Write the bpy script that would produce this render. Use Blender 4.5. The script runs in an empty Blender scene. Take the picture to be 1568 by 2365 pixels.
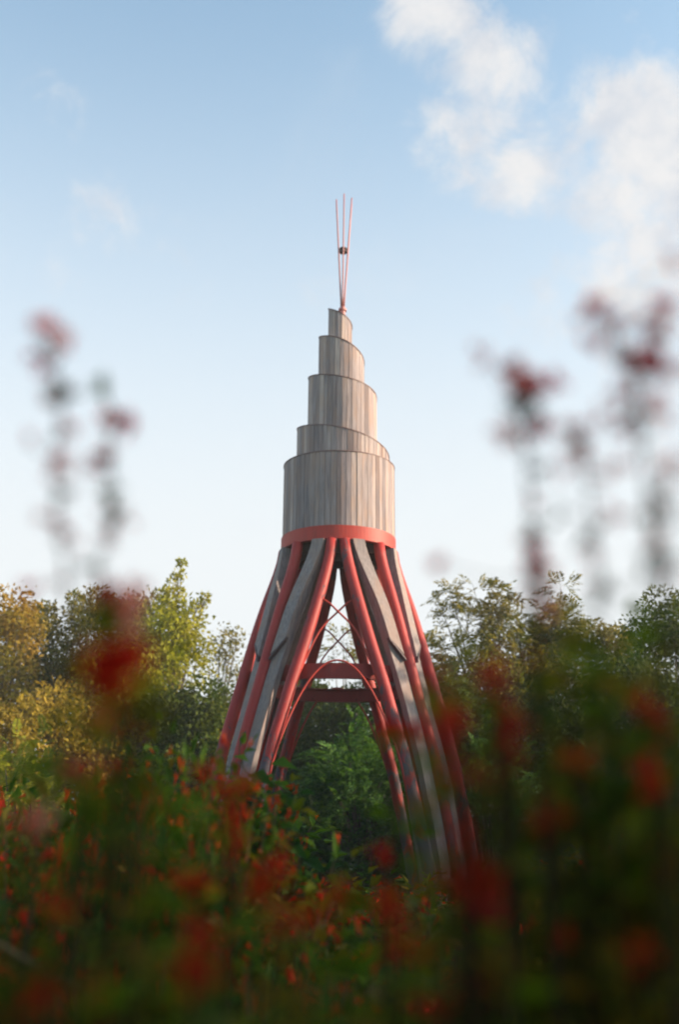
import bpy, math, random
import numpy as np
from mathutils import Vector, Matrix
C = bpy.context.scene
COL = C.collection
rad = math.radians
# ------------------------------------------------------------------ camera
F, D, EYE = 2520.0, 25.2, 1.6
PITCH, ROLL = rad(17.04), rad(0.42)
cam = bpy.data.cameras.new('camera'); cam_ob = bpy.data.objects.new('camera', cam); COL.objects.link(cam_ob)
cam.sensor_fit = 'VERTICAL'; cam.sensor_height = 36; cam.lens = F / 2365 * 36
cam.clip_start = .05; cam.clip_end = 3000
cam.dof.use_dof = True; cam.dof.focus_distance = 9.0
cam.dof.aperture_fstop = (cam.lens / 1000) / .023
cam_ob.location = (0, 0, EYE)
CM = Matrix.Rotation(PITCH, 3, 'X') @ Matrix.Rotation(rad(90), 3, 'X') @ Matrix.Rotation(ROLL, 3, 'Z')
cam_ob.rotation_euler = CM.to_euler()
C.camera = cam_ob
def at(U, V, Y):
    d = CM @ Vector(((U - 784) / F, -(V - 1182.5) / F, -1))
    d *= Y / d.y
    return Vector((d.x, d.y, d.z + EYE))
# ------------------------------------------------------------------ render / view
C.view_settings.view_transform = 'Standard'; C.view_settings.look = 'None'
C.view_settings.exposure = 0.95; C.view_settings.gamma = 1.0
C.view_settings.use_curve_mapping = False
C.cycles.max_bounces = 8; C.cycles.transparent_max_bounces = 8
C.cycles.sample_clamp_indirect = 6
# ------------------------------------------------------------------ nodes helper
class NT:
    def __init__(s, tree): s.t = tree; s.n = tree.nodes; s.l = tree.links
    def new(s, typ, **k):
        n = s.n.new(typ)
        for a, b in k.items(): setattr(n, a, b)
        return n
    def put(s, sock, v):
        if isinstance(v, bpy.types.NodeSocket): s.l.new(v, sock)
        elif v is not None: sock.default_value = v
    def math(s, op, a, b=None, c=None, clamp=False):
        n = s.new('ShaderNodeMath', operation=op); n.use_clamp = clamp
        s.put(n.inputs[0], a); s.put(n.inputs[1], b)
        if c is not None: s.put(n.inputs[2], c)
        return n.outputs[0]
    def vec(s, op, a, b=None):
        n = s.new('ShaderNodeVectorMath', operation=op); s.put(n.inputs[0], a); s.put(n.inputs[1], b)
        return n.outputs['Value'] if op in ('LENGTH', 'DISTANCE', 'DOT_PRODUCT') else n.outputs[0]
    def noise(s, v, scale, detail=4, rough=.55, dist=0):
        n = s.new('ShaderNodeTexNoise'); s.put(n.inputs['Vector'], v)
        n.inputs['Scale'].default_value = scale; n.inputs['Detail'].default_value = detail
        n.inputs['Roughness'].default_value = rough; n.inputs['Distortion'].default_value = dist
        return n.outputs['Fac']
    def ramp(s, fac, stops, interp='LINEAR'):
        n = s.new('ShaderNodeValToRGB'); s.put(n.inputs[0], fac); r = n.color_ramp; r.interpolation = interp
        while len(r.elements) < len(stops): r.elements.new(.5)
        for e, (p, c) in zip(r.elements, stops):
            e.position = p; e.color = (*c, 1) if len(c) == 3 else c
        return n.outputs[0]
    def maprange(s, v, a, b, c=0, d=1, smooth=True):
        n = s.new('ShaderNodeMapRange'); n.interpolation_type = 'SMOOTHSTEP' if smooth else 'LINEAR'
        s.put(n.inputs[0], v)
        for i, x in enumerate((a, b, c, d)): n.inputs[i + 1].default_value = x
        return n.outputs[0]
    def mix(s, fac, a, b, mode='MIX'):
        n = s.new('ShaderNodeMix', data_type='RGBA', blend_type=mode); n.clamp_result = False
        s.put(n.inputs[0], fac); s.put(n.inputs[6], a); s.put(n.inputs[7], b)
        return n.outputs[2]
# ------------------------------------------------------------------ world
SUN_EL, SUN_ROT = rad(21), rad(95)
W = bpy.data.worlds.new('World'); C.world = W; W.use_nodes = True
t = NT(W.node_tree); t.n.clear()
sky = t.new('ShaderNodeTexSky', sky_type='NISHITA'); sky.sun_disc = False
sky.sun_elevation = SUN_EL; sky.sun_rotation = SUN_ROT; sky.air_density = 1.0; sky.dust_density = 1.0; sky.ozone_density = 2.0
WS = .08
EX = 2 ** -.95
tc = t.new('ShaderNodeTexCoord').outputs['Generated']
sep = t.new('ShaderNodeSeparateXYZ'); t.put(sep.inputs[0], tc)
# pale moist air thickening towards the horizon
veil = t.maprange(sep.outputs[2], .76, .20, 0.05, .97)
veil = t.math('MULTIPLY', veil, t.maprange(sep.outputs[1], -.2, .5, .0, 1.0))   # veil faded out behind the camera to cut the ambient light
K = EX / WS
skyb = t.mix(1.0, sky.outputs[0], (2.28, 2.43, 2.08, 1), 'MULTIPLY')
skyc = t.mix(veil, skyb, (.90 * K, .935 * K, .955 * K, 1))
def blob(U, V, r, w=1.0):
    c = (at(U, V, 10) - Vector((0, 0, EYE))).normalized()
    dist = t.vec('DISTANCE', tc, tuple(c))
    return t.math('MULTIPLY', t.maprange(dist, r / F * 1.25, r / F * .1), w)
acc = None
for a in [(1120, 170, 165), (1090, 300, 160), (1190, 120, 110, .7), (1210, 385, 130, 1.0), (1330, 330, 120, .6), (1490, 260, 190, 1.15), (1545, 420, 220, 1.2),
          (1400, 510, 160, .8), (1500, 590, 240, 1.05), (1020, 20, 150, .9), (1150, 430, 90, .7), (110, 240, 100, .5), (240, 520, 150, .42),
          (200, 640, 120, .3), (400, 610, 140, .28), (690, 670, 120, .3), (1250, 720, 150, .4), (1430, 90, 120, .35), (1560, 760, 260, .6), (1480, 950, 300, .35)]:
    b = blob(*a); acc = b if acc is None else t.math('MAXIMUM', acc, b)
n1 = t.noise(tc, 13, 12, .66, .3); n2 = t.noise(tc, 30, 5, .5, .1)
nn = t.math('ADD', t.math('MULTIPLY', n1, .8), t.math('MULTIPLY', n2, .2))
dens = t.math('ADD', t.math('MULTIPLY', acc, .88), t.math('MULTIPLY', t.math('SUBTRACT', nn, .5), 3.1))
cl = t.maprange(dens, .10, 1.05, 0, .92)
cl = t.math('MULTIPLY', cl, t.maprange(acc, 0.0, .35))
wisp = t.math('MULTIPLY', t.maprange(t.noise(tc, 5, 9, .6, .8), .5, .85), .12)
cl = t.math('MAXIMUM', cl, wisp)
cc = t.mix(t.maprange(t.noise(tc, 16, 7, .6, .2), .35, .65), (.70 * K, .73 * K, .79 * K, 1), (.90 * K, .885 * K, .875 * K, 1))
skyc = t.mix(cl, skyc, cc)
bg = t.new('ShaderNodeBackground'); t.put(bg.inputs[0], skyc); bg.inputs[1].default_value = WS
t.l.new(bg.outputs[0], t.new('ShaderNodeOutputWorld').inputs[0])
# ------------------------------------------------------------------ sun
sd = bpy.data.lights.new('sun', 'SUN'); sd.energy = 5.0; sd.angle = rad(.6); sd.color = (1.0, .84, .63)
so = bpy.data.objects.new('sun', sd); COL.objects.link(so)
sdir = Vector((math.sin(SUN_ROT) * math.cos(SUN_EL), math.cos(SUN_ROT) * math.cos(SUN_EL), math.sin(SUN_EL)))
so.rotation_euler = sdir.to_track_quat('Z', 'Y').to_euler()
so.location = (30, 0, 20)
# ------------------------------------------------------------------ materials
MATS = {}
def base_mat(name, rough=.6, spec=.4):
    m = bpy.data.materials.new(name); m.use_nodes = True; t = NT(m.node_tree)
    b = t.n['Principled BSDF']; b.inputs['Roughness'].default_value = rough; b.inputs['Specular IOR Level'].default_value = spec
    MATS[name] = m
    return m, t, b
def geo_rand(t): return t.new('ShaderNodeNewGeometry').outputs['Random Per Island']
def objc(t): return t.new('ShaderNodeTexCoord').outputs['Object']
def scaled(t, v, s):
    n = t.new('ShaderNodeMapping'); t.put(n.inputs[0], v); n.inputs['Scale'].default_value = s
    return n.outputs[0]
def bump(t, b, h, strength=.3, dist=.01):
    n = t.new('ShaderNodeBump'); n.inputs['Strength'].default_value = strength; n.inputs['Distance'].default_value = dist
    t.put(n.inputs['Height'], h); t.l.new(n.outputs[0], b.inputs['Normal'])
def wood_mat(name, lo, hi, warm):
    m, t, b = base_mat(name, .8, .25)
    o = objc(t); r = geo_rand(t)
    off = t.new('ShaderNodeCombineXYZ'); t.put(off.inputs[2], t.math('MULTIPLY', r, 37.0))
    p = t.vec('ADD', scaled(t, o, (26, 26, 1.1)), off.outputs[0])
    grain = t.noise(p, 1.0, 6, .65, .4)
    blot = t.noise(t.vec('ADD', scaled(t, o, (3, 3, 1.2)), off.outputs[0]), 1.0, 4, .6)
    c = t.ramp(grain, [(.32, lo), (.66, hi)])
    c = t.mix(t.maprange(blot, .42, .68, 0, .65), c, (*warm, 1))
    c = t.mix(.85, c, t.ramp(r, [(0, (.42, .39, .41)), (.25, (.80, .76, .78)), (.5, (1.0, .95, .93)), (.65, (.60, .57, .60)), (.85, (1.05, .98, .95)), (1, (1.4, 1.3, 1.2))]), 'MULTIPLY')
    t.put(b.inputs['Base Color'], c); bump(t, b, grain, .5, .01)
    return m
wood_mat('weathered_board', (.165, .132, .142), (.41, .335, .325), (.36, .235, .185))
wood_mat('weathered_beam', (.20, .160, .158), (.38, .315, .295), (.36, .24, .19))
def paint_mat(name, col, under, lo=.60, hi=.66, sc=3.0):
    m, t, b = base_mat(name, .55, .4)
    o = objc(t)
    n = t.noise(scaled(t, o, (1.6, 1.6, .7)), sc, 9, .68, .5)
    zsep = t.new('ShaderNodeSeparateXYZ'); t.put(zsep.inputs[0], o)
    low = t.maprange(zsep.outputs[2], 5.4, 1.5, 0, .17)        # more peeling near the ground, as on the old posts
    peel = t.maprange(t.math('ADD', n, low), lo, hi, smooth=False)
    n2 = t.noise(o, 1.7, 5, .6)
    c = t.mix(t.maprange(n2, .35, .7, 0, .6), (*col, 1), (col[0] * .78, col[1] * .8, col[2] * .9, 1))
    c = t.mix(t.maprange(t.noise(o, 30, 4, .7), .55, .8, 0, .35), c, (col[0] * .6, col[1] * .7, col[2] * .7, 1))
    st = t.noise(scaled(t, o, (16, 16, .55)), 1.0, 6, .7, .3)
    c = t.mix(t.maprange(st, .50, .72, 0, .55), c, (col[0] * .45, col[1] * .75, col[2] * .8, 1))
    c = t.mix(t.maprange(st, .30, .44, .35, 0), c, (col[0] * 1.15, col[1] * 2.2, col[2] * 2.3, 1))
    u = t.mix(t.noise(scaled(t, o, (20, 20, 2)), 1.0, 3, .6), (*under, 1), (under[0] * .4, under[1] * .4, under[2] * .42, 1))
    c = t.mix(peel, c, u); t.put(b.inputs['Base Color'], c)
    t.put(b.inputs['Roughness'], t.math('ADD', .58, t.math('MULTIPLY', peel, .3)))
    bump(t, b, t.math('ADD', t.math('MULTIPLY', peel, -.6), t.math('MULTIPLY', n, .3)), .6, .012)
    return m
paint_mat('red_paint', (.37, .022, .015), (.12, .09, .09), .66, .70)
paint_mat('red_paint_old', (.33, .020, .015), (.13, .095, .105), .60, .635, 2.0)
paint_mat('red_steel', (.42, .032, .018), (.15, .02, .016), .68, .75)
paint_mat('rusty_steel', (.26, .018, .013), (.07, .018, .014), .6, .7)
m, t, b = base_mat('pink_steel', .5, .4); t.put(b.inputs['Base Color'], t.mix(t.noise(objc(t), 14, 4), (.42, .15, .14, 1), (.32, .11, .11, 1)))
m, t, b = base_mat('dark_steel_and_shade', .6, .4); t.put(b.inputs['Base Color'], t.mix(t.noise(objc(t), 14, 4), (.06, .04, .045, 1), (.13, .07, .07, 1)))  # spreader steel, and the painted shade at the timber ends
m, t, b = base_mat('rim_steel', .6, .4); t.put(b.inputs['Base Color'], t.mix(t.noise(objc(t), 9, 4), (.20, .10, .09, 1), (.12, .07, .07, 1)))
m, t, b = base_mat('dark_timber', .9, .1); t.put(b.inputs['Base Color'], t.mix(t.noise(scaled(t, objc(t), (10, 1, 1)), 3, 4), (.05, .03, .028, 1), (.10, .06, .055, 1)))
def leaf_mat(name, stops, trans=.35, rough=.5, scale=.35, clump=None):
    m, t, b = base_mat(name, max(rough, .62), .12)
    r = geo_rand(t); g = t.new('ShaderNodeTexCoord').outputs['Object']
    c = t.ramp(r, stops)
    if clump:
        k = t.noise(g, scale, 3, .6)
        c = t.mix(t.maprange(k, .42, .66, 0, clump[1]), c, (*clump[0], 1))
    t.put(b.inputs['Base Color'], c)
    tr = t.new('ShaderNodeBsdfTranslucent'); t.put(tr.inputs[0], t.mix(1.0, c, (1.15, 1.1, .55, 1), 'MULTIPLY'))
    ms = t.new('ShaderNodeMixShader'); ms.inputs[0].default_value = trans
    t.l.new(b.outputs[0], ms.inputs[1]); t.l.new(tr.outputs[0], ms.inputs[2])
    t.l.new(ms.outputs[0], t.n['Material Output'].inputs[0])
    return m
G = lambda *a: [(i / (len(a) - 1), c) for i, c in enumerate(a)]
leaf_mat('leaf_golden', G((.14, .12, .016), (.25, .19, .025), (.36, .25, .035), (.42, .30, .05)), .45, clump=((.30, .14, .035), .55))
leaf_mat('leaf_front', G((.06, .115, .007), (.11, .175, .012), (.20, .19, .016), (.24, .10, .02)), .58)
leaf_mat('leaf_yellowgreen', G((.17, .19, .015), (.29, .29, .028), (.42, .39, .05)), .52, clump=((.30, .19, .04), .3))
leaf_mat('leaf_olive', G((.042, .065, .010), (.085, .10, .015), (.17, .16, .025), (.25, .21, .045)), .45, clump=((.22, .13, .04), .4))
leaf_mat('leaf_green', G((.026, .050, .008), (.052, .085, .012), (.09, .115, .018)), .4, clump=((.12, .10, .02), .5))
leaf_mat('leaf_bluegreen', G((.028, .075, .014), (.06, .14, .026), (.12, .21, .04)), .42)
leaf_mat('leaf_vine', G((.018, .045, .016), (.045, .11, .016), (.12, .21, .025), (.04, .09, .014)), .45, .35)
leaf_mat('leaf_shrub', G((.035, .060, .006), (.075, .105, .009), (.15, .16, .015), (.17, .10, .02)), .45)
leaf_mat('petal_red', G((.60, .020, .010), (.70, .045, .014), (.62, .03, .025)), .45, .5)
leaf_mat('petal_orange', G((.58, .06, .012), (.64, .10, .02), (.50, .03, .012)), .4, .5)
leaf_mat('petal_crimson', G((.80, .04, .16), (.85, .08, .22), (.75, .04, .10)), .72, .5)
leaf_mat('petal_pink', G((.92, .40, .62), (.92, .55, .74), (.88, .25, .48)), .8, .5)
m, t, b = base_mat('bark', .9, .15)
nb = t.noise(scaled(t, objc(t), (9, 9, 1.5)), 1.0, 6, .65); t.put(b.inputs['Base Color'], t.ramp(nb, [(.3, (.035, .027, .02)), (.7, (.14, .11, .08))])); bump(t, b, nb, .7, .03)
m, t, b = base_mat('stem_brown', .7, .2); t.put(b.inputs['Base Color'], t.mix(t.noise(objc(t), 12, 3), (.09, .07, .03, 1), (.16, .09, .05, 1)))
m, t, b = base_mat('stem_green', .6, .3); t.put(b.inputs['Base Color'], t.mix(t.noise(objc(t), 12, 3), (.04, .075, .03, 1), (.09, .08, .035, 1)))
m, t, b = base_mat('stem_dark', .8, .1); t.put(b.inputs['Base Color'], t.mix(t.noise(objc(t), 12, 3), (.022, .024, .010, 1), (.05, .03, .015, 1)))
m, t, b = base_mat('dry_stalk', .8, .2); t.put(b.inputs['Base Color'], t.mix(t.noise(objc(t), 20, 3), (.30, .20, .10, 1), (.20, .12, .06, 1)))
m, t, b = base_mat('soil', .95, .1)
ns = t.noise(objc(t), 1.2, 8, .65); t.put(b.inputs['Base Color'], t.ramp(ns, [(.3, (.018, .028, .010)), (.55, (.035, .045, .015)), (.75, (.07, .055, .03))])); bump(t, b, ns, .8, .08)
# ------------------------------------------------------------------ mesh helpers
rng = np.random.default_rng(7)
class MB:
    def __init__(s): s.v = []; s.f = []; s.n = 0
    def add(s, v, f):
        v = np.asarray(v, dtype=np.float64).reshape(-1, 3); f = np.asarray(f)
        s.v.append(v); s.f.append(f + s.n); s.n += len(v)
    def tube(s, pts, r, sides=10, caps=True):
        pts = [Vector(p) for p in pts]; n = len(pts)
        rr = r if hasattr(r, '__len__') else [r] * n
        vs = []; up = None
        for i, p in enumerate(pts):
            d = (pts[min(i + 1, n - 1)] - pts[max(i - 1, 0)]).normalized()
            if up is None: up = d.orthogonal().normalized()
            up = (up - d * up.dot(d)).normalized(); q = d.cross(up)
            for k in range(sides):
                a = 2 * math.pi * k / sides
                vs.append(p + (up * math.cos(a) + q * math.sin(a)) * rr[i])
        fs = [(i * sides + k, i * sides + (k + 1) % sides, (i + 1) * sides + (k + 1) % sides, (i + 1) * sides + k) for i in range(n - 1) for k in range(sides)]
        s.add(vs, fs)
        if caps:
            b = s.n - len(vs)
            for o, base in ((1, b), (0, b + (n - 1) * sides)):
                ring = [base + k for k in range(sides)]
                if o: ring = ring[::-1]
                s.ng = getattr(s, 'ng', []); s.ng.append(ring)
    def loft(s, rings, close=True, caps=True):       # rings: list of equal length point lists
        m = len(rings[0]); vs = [p for r in rings for p in r]
        fs = []
        for i in range(len(rings) - 1):
            for k in range(m if close else m - 1):
                fs.append((i * m + k, i * m + (k + 1) % m, (i + 1) * m + (k + 1) % m, (i + 1) * m + k))
        b = s.n; s.add(vs, fs)
        if caps:
            s.ng = getattr(s, 'ng', []); s.ng += [[b + k for k in range(m)][::-1], [b + (len(rings) - 1) * m + k for k in range(m)]]
    def build(s, name, mat, parent=None, smooth=False, fix=False):
        me = bpy.data.meshes.new(name)
        V = np.concatenate(s.v); ng = getattr(s, 'ng', [])
        Q = [f for f in s.f]; loops = []; starts = []; tot = []
        q = 0
        for f in Q:
            k = f.shape[1]; loops.append(f.reshape(-1)); starts.append(q + np.arange(len(f)) * k); tot.append(np.full(len(f), k)); q += f.size
        for r in ng:
            loops.append(np.array(r)); starts.append(np.array([q])); tot.append(np.array([len(r)])); q += len(r)
        L = np.concatenate(loops); S = np.concatenate(starts)
        me.vertices.add(len(V)); me.vertices.foreach_set('co', V.astype(np.float32).reshape(-1))
        me.loops.add(len(L)); me.loops.foreach_set('vertex_index', L.astype(np.int32))
        me.polygons.add(len(S)); me.polygons.foreach_set('loop_start', S.astype(np.int32))
        me.update(calc_edges=True); me.validate()
        me.polygons.foreach_set('use_smooth', np.full(len(me.polygons), bool(smooth)))
        me.materials.append(MATS[mat])
        o = bpy.data.objects.new(name, me); COL.objects.link(o)
        if parent: o.parent = parent
        return o
def thing(name, label, cat, loc=(0, 0, 0), group=None):
    o = bpy.data.objects.new(name, None); COL.objects.link(o); o.location = loc; o.empty_display_size = .3
    o['label'] = label; o['category'] = cat
    if group: o['group'] = group
    return o
def tag(o, label, cat, group=None):
    o['label'] = label; o['category'] = cat
    if group: o['group'] = group
    return o
def copy_tree(root, loc, rz=0, sc=1.0, label=None, group=None, extra=None):
    c = root.copy(); COL.objects.link(c); c.location = loc; c.rotation_euler = (0, 0, rz); c.scale = sc if hasattr(sc, '__len__') else (sc,) * 3
    if label: c['label'] = label
    if group: c['group'] = group
    for ch in list(root.children):
        d = ch.copy(); COL.objects.link(d); d.parent = c
    return c
def unit(a): return a / np.maximum(np.linalg.norm(a, axis=-1, keepdims=True), 1e-9)
def rdir(n, g=rng): return unit(g.normal(size=(n, 3)))
def leaves(mb, P, Dn, Nn, L, Wd, fold=.25):
    """leaf blades: P base, Dn direction, Nn approx normal, L length, Wd width -> pointed folded blades of 4 quads-ish (6 verts, 2 quads each side)."""
    n = len(P); S = unit(np.cross(Dn, Nn)); Nn = unit(np.cross(S, Dn)); L = np.broadcast_to(L, n)[:, None]; Wd = np.broadcast_to(Wd, n)[:, None]
    droop = Nn * L * .12
    tip = P + Dn * L - droop
    a = P + Dn * L * .38 + S * Wd * .5 + Nn * Wd * fold; b_ = P + Dn * L * .38 - S * Wd * .5 + Nn * Wd * fold
    mid = P + Dn * L * .45
    V = np.stack([P, a, tip, b_, mid], axis=1).reshape(-1, 3)
    i = np.arange(n)[:, None] * 5
    mb.add(V, np.concatenate([i + np.array([[0, 4, 2, 1]]), i + np.array([[0, 3, 2, 4]])]))
def quads(mb, P, Dn, Nn, L, Wd):
    n = len(P); S = unit(np.cross(Dn, Nn)); L = np.broadcast_to(L, n)[:, None]; Wd = np.broadcast_to(Wd, n)[:, None]
    V = np.stack([P, P + Dn * L * .45 + S * Wd * .5, P + Dn * L, P + Dn * L * .45 - S * Wd * .5], axis=1).reshape(-1, 3)
    i = np.arange(n)[:, None] * 4
    mb.add(V, i + np.array([[0, 1, 2, 3]]))
def fronds(mb, P, Dn, L, g, pairs=8, leaflet=.25, droop=.25):
    """pinnate leaves: rows of leaflets either side of an arching rachis"""
    n = len(P); up = np.array([0, 0, 1.0]) + g.normal(size=(n, 3)) * .25
    S = unit(np.cross(Dn, up)); N = unit(np.cross(S, Dn)); L = np.broadcast_to(L, n)[:, None]
    for k in range(pairs):
        u = (k + .6) / pairs
        c = P + Dn * L * u - np.array([0, 0, 1.0]) * L * droop * u * u
        ll = L * leaflet * (1 - abs(u - .45) * .9)
        for sgn in (-1, 1):
            d = unit(S * sgn + Dn * .45 - np.array([0, 0, .25]) + g.normal(size=(n, 3)) * .12)
            quads(mb, c, d, N + g.normal(size=(n, 3)) * .25, ll[:, 0], ll[:, 0] * .42)
def flower(mb, P, Dn, L, g, R=.16):
    """tubular blossoms: a narrow flaring tube with five spreading pointed lobes"""
    n = len(P); A = rdir(n, g); S = unit(np.cross(Dn, A)); T = unit(np.cross(Dn, S)); L = np.broadcast_to(L, n)[:, None]
    for k in range(5):
        a0, a1 = 2 * math.pi * k / 5, 2 * math.pi * (k + 1) / 5; am = (a0 + a1) / 2
        r = lambda a: S * math.cos(a) + T * math.sin(a)
        V = np.stack([P + r(a0) * L * R * .25, P + r(a1) * L * R * .25, P + Dn * L * .72 + r(a1) * L * R, P + Dn * L * .72 + r(a0) * L * R, P + Dn * L * .98 + r(am) * L * (R + .26)], axis=1).reshape(-1, 3)
        i = np.arange(n)[:, None] * 5
        mb.add(V, i + np.array([[0, 1, 2, 3]])); mb.add(np.zeros((0, 3)), i - n * 5 + np.array([[3, 2, 4]])) if False else None
        j = (mb.n - n * 5) + np.arange(n)[:, None] * 5 + np.array([[3, 2, 4]])
        mb.f.append(j)
def polar(r, a, z, cx=0, cy=0): return Vector((cx + r * math.sin(a), cy - r * math.cos(a), z))
def lerp_tab(T, x):
    xs, ys = zip(*T); return float(np.interp(x, xs, ys))
# ================================================================== GROUND
me = MB(); N = 60; xs = np.concatenate([np.linspace(-40, 40, 41), [-57, -48, 48, 57]]); xs.sort()
ys = np.concatenate([np.linspace(-10, 60, 36), [-20, -15, 66, 73]]); ys.sort()
X, Y = np.meshgrid(xs, ys); Z = .12 * np.sin(X * .7 + 1) * np.cos(Y * .5) + .05 * np.sin(X * 2.1 + Y * 1.3)
Z = np.where((abs(X) > 60) | (Y > 80) | (Y < -20), -.1, Z)
idx = np.arange(X.size).reshape(X.shape)
me.add(np.stack([X, Y, Z], -1).reshape(-1, 3), np.stack([idx[:-1, :-1], idx[:-1, 1:], idx[1:, 1:], idx[1:, :-1]], -1).reshape(-1, 4))
g = me.build('ground', 'soil', smooth=True); g['kind'] = 'structure'
# ================================================================== TOWER
TX = -.02
tower = thing('beacon_tower', 'tall beacon with stepped spiral of grey boards on splayed red posts', 'tower', (TX, D, 0))
RT = [(-.3, 3.66), (0, 3.60), (1.67, 3.27), (3.27, 2.90), (5.04, 2.33), (6.73, 1.79), (7.75, 1.42), (8.1, 1.33), (8.3, 1.30)]
NPHI = [(-.3, 34.8), (0, 34.5), (1.14, 33.2), (3.24, 29.3), (4.96, 24.4), (6.63, 15.7), (8.12, 6.6), (8.3, 6.0)]
WPHI = [(-.3, 41), (1.5, 40.4), (3.3, 39.6), (5, 38), (6.7, 33), (7.5, 26), (8.3, 18)]
def smooth_tab(T, z):
    h = .35; return sum(lerp_tab(T, z + k * h) for k in (-1, -.5, 0, .5, 1)) / 5
zs = np.linspace(-.2, 8.27, 30)
def legpt(z, phi, dr=0): return polar(smooth_tab(RT, z) + dr, phi, z)
def phiN(z): return rad(smooth_tab(NPHI, z))
def phiW(z): return rad(smooth_tab(WPHI, z))
# red posts: twelve
for q in range(4):
    for kind in (-1, 0, 1):
        mb = MB()
        if kind == 0: pts = [legpt(z, rad(45 + 90 * q)) for z in zs]
        else: pts = [legpt(z, rad(90 * q) + kind * phiN(z), -.02) for z in zs]
        mb.tube(pts, [.138 - .010 * (z / 8) for z in zs], 20)
        old = (q == 2 and kind) or (q == 0 and kind)
        o = mb.build('post', 'red_paint_old' if old else 'red_paint', tower, smooth=True)
        if q == 0 and kind == -1: o['label'] = 'red post with peeling paint at the front left'
# timber props: eight, each a lower timber with an upper timber lapped on its outside
def timber(mb, phis, z0, z1, dr0, dr1, w, cut=0):
    rings = []
    for z in np.linspace(z0, z1, 22):
        a = phis(z); c = polar(smooth_tab(RT, z), a, z); out = Vector((math.sin(a), -math.cos(a), 0)); tan = Vector((math.cos(a), math.sin(a), 0))
        sl = (smooth_tab(RT, z + .2) - smooth_tab(RT, z - .2)) / .4; out = Vector((out.x, out.y, -sl)).normalized()
        e = Vector((0, 0, 0))
        ring = []
        for (o_, s_) in ((dr0, -w / 2), (dr0, w / 2), (dr1, w / 2), (dr1, -w / 2)):
            p = c + out * o_ + tan * s_
            ring.append(p)
        rings.append(ring)
    if cut:   # bevelled lower end that shows its end grain
        for k, s_ in ((0, 1), (3, 1), (1, -1), (2, -1)):
            d = (rings[1][k] - rings[0][k]).normalized(); rings[0][k] = rings[0][k] + d * (cut * s_)
    mb.loft(rings)
for q in range(4):
    for s in (-1, 1):
        f = lambda z, q=q, s=s: rad(90 * q) + s * phiW(z)
        mb = MB(); timber(mb, f, -.2, 8.27, -.16, 0.0, .29)
        o = mb.build('timber_prop', 'weathered_beam', tower)
        mb = MB(); timber(mb, f, 5.72, 8.27, .003, .10, .28, cut=.19 * s)
        mb.build('lapped_timber', 'weathered_beam', o)
        # added dark strip painting in the shaded end face along the slanting cut
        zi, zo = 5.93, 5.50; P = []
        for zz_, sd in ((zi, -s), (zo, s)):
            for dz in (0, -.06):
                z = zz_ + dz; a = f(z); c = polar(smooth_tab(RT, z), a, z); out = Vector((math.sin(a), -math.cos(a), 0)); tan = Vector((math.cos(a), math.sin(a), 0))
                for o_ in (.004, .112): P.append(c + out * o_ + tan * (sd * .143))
        mb = MB(); mb.add(P, [(0, 1, 3, 2), (4, 6, 7, 5), (0, 4, 5, 1), (2, 3, 7, 6), (1, 5, 7, 3), (0, 2, 6, 4)]); mb.build('end_shade_strip', 'dark_steel_and_shade', o)
# brace rods
def n_xy(z): a = phiN(z); r = smooth_tab(RT, z) - .02; return r * math.sin(a), -r * math.cos(a)
for q in range(4):
    rot = Matrix.Rotation(rad(90 * q), 3, 'Z')
    def rod(pts):
        mb = MB(); mb.tube([rot @ Vector(p) for p in pts], .022, 8); return mb.build('brace_rod', 'red_steel', tower, smooth=True)
    xf = n_xy(3.2)[0] - .1
    pts = []
    for u in np.linspace(-1, 1, 41):
        z = 5.38 - 2.18 * u * u; pts.append((xf * u, n_xy(z)[1] - .10, z))
    rod([(-xf - .12, n_xy(2.6)[1] - .05, 2.55)] + pts + [(xf + .12, n_xy(2.6)[1] - .05, 2.55)])
    Tz = [(-.50, 6.82), (-.25, 6.76), (0, 6.5), (.28, 6.22), (.46, 5.95), (.75, 5.25), (1.04, 4.5), (1.32, 3.6)]
    for s in (-1, 1):
        xx = np.linspace(-.5, 1.32, 40)
        rod([(s * x, n_xy(np.interp(x, *zip(*Tz)))[1] - .03 - s * .025, (np.interp(x - .07, *zip(*Tz)) + np.interp(x, *zip(*Tz)) + np.interp(x + .07, *zip(*Tz))) / 3) for x in xx])
# ring beam : I section bent to a circle
def ring_section(prof, seg=96):
    mb = MB(); rings = []
    for k in range(seg):
        a = 2 * math.pi * k / seg; rings.append([polar(r, a, z) for r, z in prof])
    m = len(prof); vs = [p for r in rings for p in r]
    mb.add(vs, [(i * m + k, i * m + (k + 1) % m, ((i + 1) % seg) * m + (k + 1) % m, ((i + 1) % seg) * m + k) for i in range(seg) for k in range(m)])
    return mb
R0 = 2.05
prof = [(R0 - .11, 5.01), (R0 - .11, 5.035), (R0 - .015, 5.035), (R0 - .015, 5.31), (R0 - .11, 5.31), (R0 - .11, 5.335), (R0 + .02, 5.335), (R0 + .02, 5.01)]
o = ring_section(prof[::-1]).build('ring_beam', 'rusty_steel', tower)
for q in range(12):   # short outriggers that tie the ring to the posts
    a = [-phiN(5.17), 0, phiN(5.17)][q % 3] + rad(90 * (q // 3)) + (rad(45) if q % 3 == 1 else 0)
    mb = MB(); mb.tube([polar(R0 + .022, a, 5.17), polar(smooth_tab(RT, 5.17) - .1, a, 5.17)], .045, 8); mb.build('outrigger', 'red_steel', tower, smooth=True)
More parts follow.
